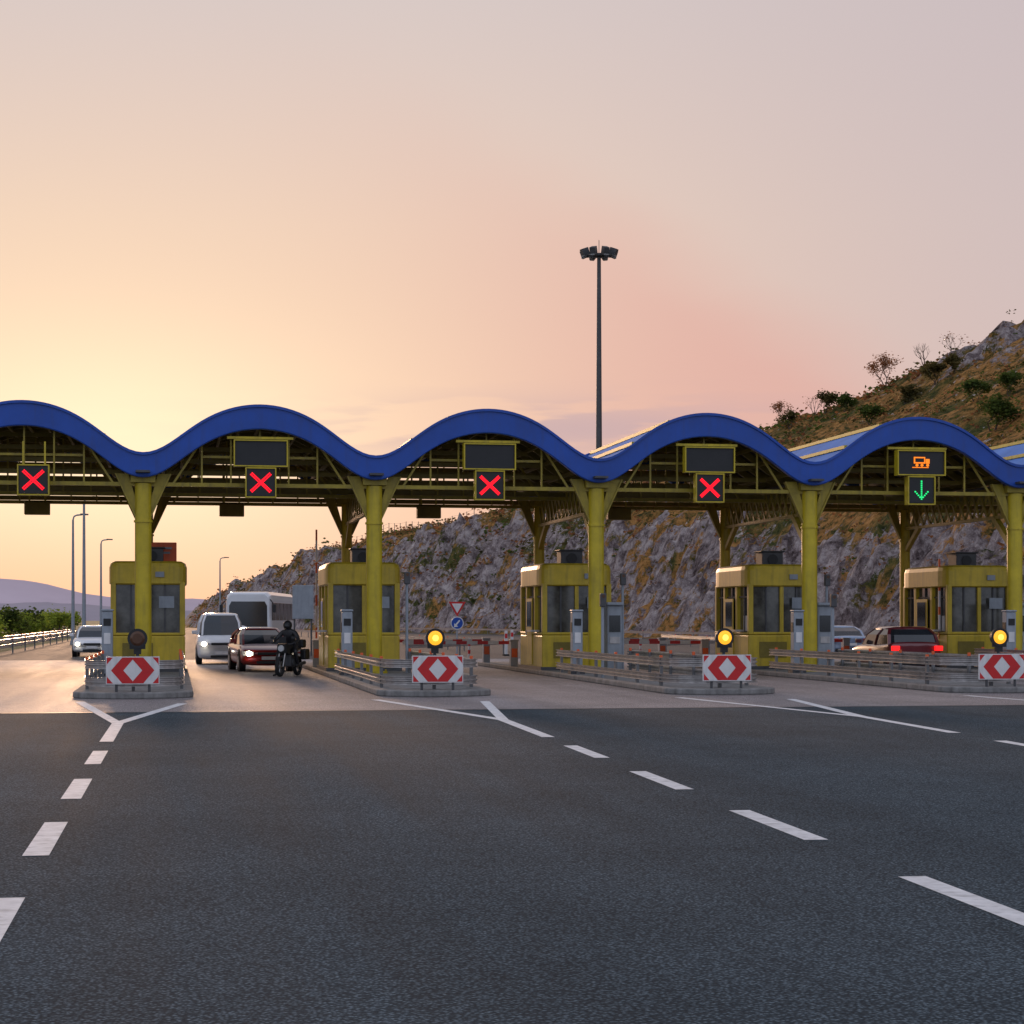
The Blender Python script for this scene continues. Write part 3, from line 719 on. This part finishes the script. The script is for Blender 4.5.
# ---------------------------------------------------------------- long crash barriers
def lrail(lab,pts,zs=(.62,),ps=6):
    path=[];posts=[]
    for (a,b) in zip(pts[:-1],pts[1:]):
        n=max(2,int(math.dist(a,b)/ps))
        for i in range(n):
            t=i/n; p=(a[0]+(b[0]-a[0])*t,a[1]+(b[1]-a[1])*t); path.append(p); posts.append(p)
    path.append(pts[-1]); u,v=path[0]
    return rail('crash_barrier',lab,[(p[0]-u,p[1]-v) for p in path],zs,[(p[0]-u+.06,p[1]-v) for p in posts][:95],u,v,'long roadside crash barriers')
lrail('long galvanised crash barrier along the carriageway edge',[(-8.2,60),(-8.2,110),(-8.8,200)],(.42,.68),8)
lrail('second galvanised crash barrier beside green bushes',[(-9.8,78),(-9.9,130),(-10.5,210)],(.42,.68),8)
lrail('long galvanised crash barrier at foot of rock cutting',[(43,75),(43,150),(38,200),(28,260)])
lrail('galvanised median crash barrier between the carriageways',[(15.5,92),(15,140),(12,210)])
lrail('galvanised crash barrier splitting the exit lanes',[(22,86),(30,100),(33,130)])
lrail('short galvanised crash barrier behind the booths',[(9.5,80),(15.5,92)])

# ---------------------------------------------------------------- street lamps & mast
def slamp(u,V,h,lab='tall slim street lamp with single curved arm'):
    r=thing('street_lamp',lab,'street lamp',u,V,0,0,'street lamps along the motorway')
    b=MB(); b.cyl((0,0,0),(0,0,h-.35),.13,.07,10); pts=[(0,0,h-.35),(.06,0,h-.1),(.25,0,h),(.6,0,h+.03)]
    for p,q in zip(pts[:-1],pts[1:]): b.cyl(p,q,.06,.05,8)
    b.cyl((0,0,0),(0,0,.3),.22,.16,10); mk('pole',b,[GREYP],r)
    b=MB(); b.loft([[(.5,-.1,h),(.5,.1,h),(.5,.08,h+.12),(.5,-.08,h+.12)],[(1.05,-.12,h),(1.05,.12,h),(1.05,.06,h+.1),(1.05,-.06,h+.1)]],0,False); mk('lamp_head',b,[STEELD],r)
def uv_from(px,Yd):
    r=(px-512)/1940.; x=r*Yd; return (x*C+Yd*S_, -x*S_+Yd*C)
for px,Yd,h in ((73,135,9),(84,116,9),(101,177,9),(220,228,9)):
    u,v=uv_from(px,Yd); slamp(u,v,h)
u,v=uv_from(599,120)
r=thing('floodlight_mast','very tall grey mast carrying a ring of floodlights','floodlight mast',u,v)
b=MB(); b.cyl((0,0,0),(0,0,24.3),.26,.12,16); b.cyl((0,0,0),(0,0,.5),.4,.3,12); mk('pole',b,[STEELD],r)
b=MB(); b.cyl((0,0,24.2),(0,0,24.35),.35,None,16)
for i in range(8):
    a=math.pi*i/4+.2; b.beam((0,0,24.2),(.95*math.cos(a),.95*math.sin(a),24.2),.07,.07)
b.cyl((0,0,24.3),(0,0,25.2),.02,None,6); mk('head_frame',b,[STEELD],r)
for i in range(8):
    a=math.pi*i/4+.2; b=MB(); b.box((.95*math.cos(a),.95*math.sin(a),24.42),(.45,.34,.42),0,a,0,.35); b.box((.95*math.cos(a),.95*math.sin(a),24.19),(.36,.28,.04),1,a,0,.35); mk('floodlight',b,[STEELD,LAMPG],r)

u,v=uv_from(457,95)
r=thing('road_sign','yield triangle above round blue arrow sign on pole','road sign',u,v)
b=MB(); b.cyl((0,0,0),(0,0,2.8),.04,None,10); mk('pole',b,[GREYP],r)
def tri(s): return [(-s,s*.577),(s,s*.577),(0,-s*1.155)]
b=MB(); b.prism([(x,z+2.35) for x,z in tri(.42)],-.07,-.045,0); b.prism([(x,z+2.35) for x,z in tri(.27)],-.078,-.0705,1); mk('yield_plate',b,[REDP,WHITE],r)
b=MB(); b.cyl((0,-.07,1.55),(0,-.045,1.55),.32,None,24); b.cyl((0,-.08,1.55),(0,-.0705,1.55),.28,None,24,1); b.beam((.12,-.088,1.68),(-.08,-.088,1.45),.012,.07,0); b.prism([(-.16,1.34),(-.14,1.54),(.04,1.38)],-.094,-.082,0); mk('arrow_plate',b,[WHITE,BLUE],r)
u,v=uv_from(303,92)
r=thing('information_board','pale blue grey information board on two posts','sign board',u,v)
b=MB(); b.box((0,0,2.55),(1.0,.08,1.6)); mk('board',b,[GREYP],r,bevel=.02)
for px_ in (-.4,.4):
    b=MB(); b.box((px_,.08,1.2),(.08,.08,2.4)); mk('post',b,[STEELD],r)
for px,Yd in ((506,92),(512,100)):
    u,v=uv_from(px,Yd); r=thing('delineator','slim red and white delineator post by the road','road marker post',u,v,0,0,'delineator posts')
    b=MB(); b.box((0,0,.6),(.14,.06,1.2),1); b.box((0,-.035,.95),(.12,.01,.22),0); mk('post',b,[REDP,WHITE],r); b=MB(); b.box((0,0,.04),(.3,.3,.08)); mk('base',b,[RUB],r)

fb_=MB(); prevp=None
for i in range(60):
    V=225+i*3.0; d=hill(1,V)[2]+7; u=Ub(V)+d; z=hz(u,V)[0]; p=Vector((u,V,z)); fb_.cyl(p-Vector((0,0,.3)),p+Vector((0,0,1.9)),.05,None,6)
    if prevp:
        for hh in (.6,1.2,1.8): fb_.beam(prevp+Vector((0,0,hh)),p+Vector((0,0,hh)),.02,.02)
    prevp=p
mk('fence',fb_,[STEELD],rot=TH,label='wire fence on thin posts along the hill edge',category='fence')

# ---------------------------------------------------------------- vehicles (front faces -y)
def wheel(par,x,y,rad,wd=.21):
    e_=bpy.data.objects.new('wheel',None); COL.objects.link(e_); e_.parent=par; e_.location=(x,y,rad); e_.empty_display_size=.1
    b=MB(); b.cyl((-wd/2,0,0),(wd/2,0,0),rad,None,22); mk('tyre',b,[RUB],e_,bevel=.02)
    b=MB(); b.cyl((-wd/2-.008,0,0),(wd/2+.008,0,0),rad*.62,None,18); mk('rim',b,[RIM],e_)
def car(name,label,cat,u,v,rot,paint,P,front_on=True,rear_on=False,group='cars and vans at the toll plaza'):
    r=thing(name,label,cat,u,v,0,rot,group)
    Lh=P['L']/2; W=P['W']/2; hz0=P['hood']; bz=P['belt']; rz=P['roof']
    def ring(y,w,zb,zt,yo=0):
        h=[(w*.88,zb),(w,zb+.12),(w*1.0,(zb+zt)/2),(w*.985,zt-.12),(w*.93,zt-.03),(w*.8,zt),(w*.3,zt+.02)]
        rr=[(x,y+.30*(abs(x)/W)**3*yo,z) for x,z in h]
        return rr+[(-x,yy,z) for x,yy,z in rr[::-1]]
    fy=P['fy0']
    secs=[(-Lh,W*.86,.34,hz0*.66,1),(-Lh+.04,W*.92,.24,hz0*.80,1),(-Lh+.2,W*.97,.19,hz0*.90,.7),(-Lh+.5,W,.18,hz0*.98,0),(fy-.1,W,.18,bz-.03,0),(fy+.5,W,.18,bz,0),(P['ry0']-.2,W,.18,bz+.02,0),(Lh-.25,W*.98,.2,P['tail'],0),(Lh-.06,W*.94,.26,P['tail']-.03,-.6),(Lh,W*.88,.36,P['tail']-.14,-.6)]
    b=MB(); b.loft([ring(*s) for s in secs],0,True,weld=True)
    mk('body',b,[paint],r,sub=1)
    lo=[(fy,P['ry0'],W*.90,bz-.04),(P['fy0']*.5+P['fy1']*.5,P['ry0']*.6+P['ry1']*.4,W*.845,bz+(rz-bz)*.55),(P['fy1'],P['ry1'],W*.70,rz-.05)]
    rings=[]
    for y0,y1,w_,z in lo:
        rings.append([(-w_*.86,y0-.0,z),(0,y0-.10,z),(w_*.86,y0,z),(w_,y0+.2,z),(w_,(y0+y1)/2,z),(w_,y1-.15,z),(w_*.86,y1,z),(0,y1+.04,z),(-w_*.86,y1,z),(-w_,y1-.15,z),(-w_,(y0+y1)/2,z),(-w_,y0+.2,z)])
    b=MB(); b.loft(rings,0,False); mk('window',b,[GLASS],r)
    b=MB(); y0,y1,w_,z=lo[2]; rr_=[]
    for zz,k_ in ((rz-.07,1.02),(rz-.03,1.0),(rz+.01,.88),(rz+.03,.5)):
        cy=(y0+y1)/2
        rr_.append([(x*k_,cy+(yy-cy)*k_,zz) for x,yy,_ in rings[2]])
    b.loft(rr_,0,True)
    for mir in (1,-1):
        for idx,wd in ((2,.07),(5,.10),(4,.06)):
            pr_=[Vector((rings[q][idx][0]*mir*1.01,rings[q][idx][1],rings[q][idx][2])) for q in range(3)]
            b.beam(pr_[0],pr_[1],wd,wd*.7); b.beam(pr_[1],pr_[2],wd,wd*.7)
    mk('roof',b,[paint],r)
    hl=hz0*.74
    for sg in (-1,1):
        b=MB(); b.loft([[(sg*(W*.94),-Lh+.16,hl-.08),(sg*(W*.56),-Lh+.0,hl-.07),(sg*(W*.56),-Lh+.01,hl+.04),(sg*(W*.95),-Lh+.2,hl+.08)],[(sg*(W*.98),-Lh+.42,hl-.05),(sg*(W*.52),-Lh+.25,hl-.06),(sg*(W*.52),-Lh+.25,hl+.05),(sg*(W*.98),-Lh+.44,hl+.08)]],0,False)
        b.cyl((sg*W*.72,-Lh-.0,hl-.01),(sg*W*.72,-Lh+.1,hl-.01),.085,.09,14,1)
        mk('headlight',b,[LAMPG,HEADL if front_on else LAMPG],r)
        b=MB(); b.box((sg*W*.80,Lh-.06,P['tail']-.20),(W*.28,.14,.15)); mk('tail_light',b,[TAIL if rear_on else REDP],r,bevel=.02)
        b=MB(); b.box((sg*(W+.09),fy+.35,bz+.08),(.2,.12,.14)); mk('wing_mirror',b,[paint],r,bevel=.03)
    b=MB(); b.box((0,-Lh+.01,hl-.01),(W*.85,.07,.09)); b.box((0,-Lh+.01,.31),(W*.9,.08,.10)); mk('grille',b,[BLACK],r,bevel=.015)
    b=MB(); b.box((0,-Lh-.035,.45),(.5,.02,.11)); mk('number_plate',b,[WHITE],r)
    b=MB(); b.box((0,Lh+.015,.62),(.5,.02,.11)); mk('number_plate',b,[WHITE],r)
    b=MB(); b.box((0,Lh-.07,.36),(W*1.6,.14,.14)); mk('bumper',b,[BLACK],r,bevel=.03)
    for sg in (-1,1):
        for y in (P['wf'],P['wr']): wheel(r,sg*(W-.09),y,P['wrad'])
    b=MB()
    for sg in (-1,1):
        for y in (P['wf'],P['wr']): b.cyl((sg*(W-.2),y,P['wrad']+.03),(sg*(W+.004),y,P['wrad']+.03),P['wrad']+.07,None,20)
    mk('wheel_arch',b,[BLACK],r)
    return r
SED=dict(L=4.4,W=1.80,hood=.82,belt=.93,roof=1.42,tail=1.0,fy0=-1.05,fy1=-.1,ry1=.9,ry0=1.7,wf=-1.35,wr=1.3,wrad=.32)
HAT=dict(L=4.1,W=1.76,hood=.86,belt=.95,roof=1.47,tail=1.02,fy0=-.95,fy1=-.15,ry1=1.45,ry0=1.85,wf=-1.25,wr=1.25,wrad=.31)
VAN=dict(L=4.9,W=1.85,hood=1.08,belt=1.15,roof=1.95,tail=1.15,fy0=-1.75,fy1=-.85,ry1=2.2,ry0=2.4,wf=-1.6,wr=1.5,wrad=.34)
DRED=pmat('dark_red_car_paint',(0.32,0.018,0.016),.28,0,.08,2,coat=.8)
DRED2=pmat('deep_red_car_paint',(0.13,0.016,0.022),.28,0,.08,2,coat=.8)
WCAR=pmat('white_car_paint',(0.66,0.67,0.70),.3,0,.06,2,coat=.6)
SIL=pmat('silver_blue_car_paint',(0.25,0.33,0.46),.25,.3,.08,2,coat=1)
car('car','dark red car with headlights on waiting in lane','car',2.85,66.2,math.radians(5),DRED,SED)
car('van','white van with headlights on queuing behind car','van',1.75,77.0,0,WCAR,VAN)
car('car','white car with headlights on queuing beside the van','car',2.6,90.5,0,WCAR,SED)
car('car','white car with headlights on approaching toll lanes','car',-3.75,93,0,WCAR,SED)
car('car','dark red hatchback with red tail lights leaving toll lane','car',22.75,59.3,math.pi,DRED2,HAT,False,True)
car('car','silver blue car driving away past the booths','car',29.6,84.5,math.pi,SIL,SED,False,False)
def coach(u,v,rot):
    r=thing('coach','large white coach with dark windscreen behind the queue','bus',u,v,0,rot)
    Lh,W,H=5.6,1.25,3.2
    def rg(y,s,t):
        pts=[(-W*s,.35),(-W*s,1.2),(-W*s*.98,2.75*t),(-W*s*.93,3.02*t),(-W*s*.78,H*t),(W*s*.78,H*t),(W*s*.93,3.02*t),(W*s*.98,2.75*t),(W*s,1.2),(W*s,.35)]; return [(x,y,z) for x,z in pts]
    b=MB(); b.loft([rg(-Lh,.90,.955),rg(-Lh+.08,.95,.975),rg(-Lh+.22,.985,.99),rg(-Lh+.6,1,1),rg(Lh-.3,1,1),rg(Lh,.95,.98)],0,False); mk('body',b,[WCAR],r,bevel=.04)
    b=MB(); b.prism([(-1.02,1.35),(1.02,1.35),(1.0,2.45),(.88,2.68),(-.88,2.68),(-1.0,2.45)],-Lh-.014,-Lh-.004); mk('windscreen',b,[GLASS],r)
    for sg in (-1,1):
        for i in range(6):
            b=MB(); b.box((sg*1.235,-4.6+1.65*i,2.15),(.03,1.5,.95)); mk('window',b,[GLASS],r,bevel=.03)
        b=MB(); b.box((sg*.9,-Lh-.01,.85),(.35,.05,.2)); mk('headlight',b,[LAMPG],r)
        b=MB(); b.box((sg*1.4,-Lh-.1,2.3),(.16,.12,.4)); b.beam((sg*1.15,-Lh+.1,2.8),(sg*1.4,-Lh-.1,2.5),.04,.04); mk('wing_mirror',b,[BLACK],r)
        for y in (-3.4,3.2): wheel(r,sg*1.12,y,.48,.3)
    b=MB(); b.box((0,-Lh-.02,.5),(2.2,.08,.3)); mk('bumper',b,[STEELD],r)
u,v=uv_from(262,108); coach(u,v,math.radians(-10))

# ---------------------------------------------------------------- motorcycle & rider
mu,mv=uv_from(289,58.6)
LEATH=pmat('black_leather',(0.022,0.022,0.026),.5,0,.3,6)
mr_=math.radians(-24)
r=thing('motorcycle','black touring motorcycle stopped beside the waiting car','motorcycle',mu,mv,0,mr_)
for y,rad in ((-.75,.31),(.72,.31)):
    b=MB(); n=24; rings=[]
    for i in range(n+1):
        a=2*math.pi*i/n; cx=Vector((0,math.cos(a),math.sin(a)))
        rings.append([tuple(Vector((0,y,.31))+cx*(rad-.05+.05*math.cos(t))+Vector((.06*math.sin(t),0,0))) for t in [2*math.pi*j/8 for j in range(8)]])
    b.loft(rings,0,True,False)
    w_=mk('wheel',b,[RUB],r)
    b=MB(); b.cyl((-.03,y,.31),(.03,y,.31),.05,None,12)
    for i in range(7):
        a=2*math.pi*i/7; b.beam((0,y,.31),(0,y+.24*math.cos(a),.31+.24*math.sin(a)),.02,.03)
    mk('rim',b,[RIM],w_)
b=MB()
for sg in (-1,1):
    b.cyl((sg*.09,-.75,.31),(sg*.09,-.45,.95),.025,None,8); b.beam((sg*.1,.72,.31),(sg*.08,.2,.42),.04,.06)
mk('fork',b,[STEEL],r)
b=MB(); b.box((0,.0,.48),(.3,.5,.34)); b.cyl((-.2,-.05,.42),(.2,-.05,.42),.13,None,12); b.cyl((.16,.1,.32),(.18,.85,.4),.045,.055,10); mk('engine',b,[STEELD],r,bevel=.02)
b=MB(); b.loft([[(x*s+0,y,z+.0) for x,z in [(-.1,zc-.12*q),(-.17,zc),(-.12,zc+.12*q),(.12,zc+.12*q),(.17,zc),(.1,zc-.12*q)]] for y,s,zc,q in ((-.42,.6,.84,.7),(-.25,1.05,.86,1.1),(0,1,.82,1),(.12,.7,.76,.6))],0,True); mk('fuel_tank',b,[BLACK],r)
b=MB(); b.loft([[(x,y,z) for x,z in [(-w2,zc-.05),(-w2,zc+.03),(w2,zc+.03),(w2,zc-.05)]] for y,w2,zc in ((.08,.1,.76),(.3,.15,.76),(.5,.13,.82),(.8,.1,.86))],0,False); mk('seat',b,[LEATH],r,bevel=.02)
b=MB(); b.loft([[(-.16,-.62,.72),(.16,-.62,.72),(.12,-.66,.98),(-.12,-.66,.98)],[(-.2,-.42,.65),(.2,-.42,.65),(.18,-.45,1.0),(-.18,-.45,1.0)]],0,False); b.add([(-.13,-.62,1.0),(.13,-.62,1.0),(.1,-.5,1.2),(-.1,-.5,1.2)],[(0,1,2,3)]); mk('fairing',b,[BLACK],r,bevel=.02)
b=MB(); b.cyl((0,-.70,.85),(0,-.66,.85),.09,.1,16); mk('headlight',b,[LAMPG],r)
b=MB(); b.cyl((-.38,-.42,1.0),(-.1,-.5,.97),.015); b.cyl((.38,-.42,1.0),(.1,-.5,.97),.015); b.cyl((-.1,-.5,.97),(.1,-.5,.97),.015); mk('handlebar',b,[STEELD],r)
for sg in (-1,1):
    b=MB(); b.cyl((sg*.25,-.48,1.0),(sg*.3,-.5,1.15),.008); b.box((sg*.33,-.5,1.17),(.14,.03,.08)); mk('mirror',b,[BLACK],r,bevel=.01)
    b=MB(); b.box((sg*.28,.62,.66),(.18,.42,.32)); mk('pannier',b,[BLACK],r,bevel=.04)
b=MB(); b.box((0,.88,.98),(.36,.32,.26)); mk('top_case',b,[BLACK],r,bevel=.05)
b=MB(); b.box((0,.98,.7),(.16,.04,.06)); mk('tail_light',b,[REDP],r)
def skinbody(name,V_,E_,parent,mat,root=0):
    me=bpy.data.meshes.new(name); me.from_pydata([v[0] for v in V_],E_,[]); o=bpy.data.objects.new(name,me); COL.objects.link(o); o.parent=parent
    md=o.modifiers.new('skin','SKIN'); md.use_smooth_shade=True
    for i,v in enumerate(V_):
        sv=me.skin_vertices[0].data[i]; sv.radius=v[1] if isinstance(v[1],tuple) else (v[1],v[1]); sv.use_root=(i==root)
    s=o.modifiers.new('sub','SUBSURF'); s.levels=1; s.render_levels=2; me.materials.append(mat); return o
pr=thing('person','motorcyclist in black jacket and helmet sitting on motorcycle','person',mu,mv,0,mr_)
V_=[];E_=[]
def pv(p,r_,par=None):
    V_.append((p,r_))
    if par is not None: E_.append((par,len(V_)-1))
    return len(V_)-1
pel=pv((0,.22,.90),(.18,.14)); ab=pv((0,.13,1.05),(.17,.13),pel); ch=pv((0,.03,1.23),(.20,.15),ab); nb=pv((0,-.04,1.36),(.12,.10),ch); nk=pv((0,-.08,1.43),(.06,.06),nb); hd=pv((0,-.11,1.51),(.085,.09),nk); ht_=pv((0,-.11,1.58),(.07,.08),hd)
for sg in (-1,1):
    sh=pv((sg*.20,-.02,1.32),.085,nb); el=pv((sg*.36,-.14,1.12),.06,sh); wr=pv((sg*.35,-.36,1.03),.037,el); pa=pv((sg*.33,-.42,1.025),(.035,.022),wr)
    for i,(dx,ll) in enumerate(((-.03,.9),(-.01,1),(.01,.95),(.03,.75))):
        a_=pv((sg*.33+dx,-.455,1.035),.010,pa); b_=pv((sg*.33+dx,-.475,1.005),.009,a_); pv((sg*.33+dx,-.445,.982+.004*i),.008,b_)
    th=pv((sg*.285,-.43,1.0),.011,pa); pv((sg*.27,-.45,.985),.009,th)
    hp=pv((sg*.13,.18,.88),.11,pel)
    if sg<0: kn=pv((sg*.29,-.2,.60),.072,hp); an_=pv((sg*.40,-.02,.13),.048,kn); hl_=pv((sg*.41,0.0,.05),.04,an_); pv((sg*.44,-.17,.035),(.045,.03),hl_)
    else: kn=pv((sg*.27,-.2,.76),.072,hp); an_=pv((sg*.25,.08,.40),.048,kn); hl_=pv((sg*.25,.10,.34),.04,an_); pv((sg*.26,-.09,.33),(.045,.03),hl_)
body=skinbody('body',V_,E_,pr,LEATH)
b=MB(); b.sphere((0,-.11,1.545),.145,0,18,12,(.9,1.1,1.0)); b.cyl((0,-.11,1.43),(0,-.11,1.48),.1,.12,16); hel=mk('helmet',b,[BLACK],pr)
b=MB()
b.loft([[(-.10,-.225,z),(-.05,-.26,z),(0,-.273,z),(.05,-.26,z),(.10,-.225,z),(.1,-.18,z),(-.1,-.18,z)] for z in (1.51,1.59)],0,True); mk('visor',b,[GLASS],hel)
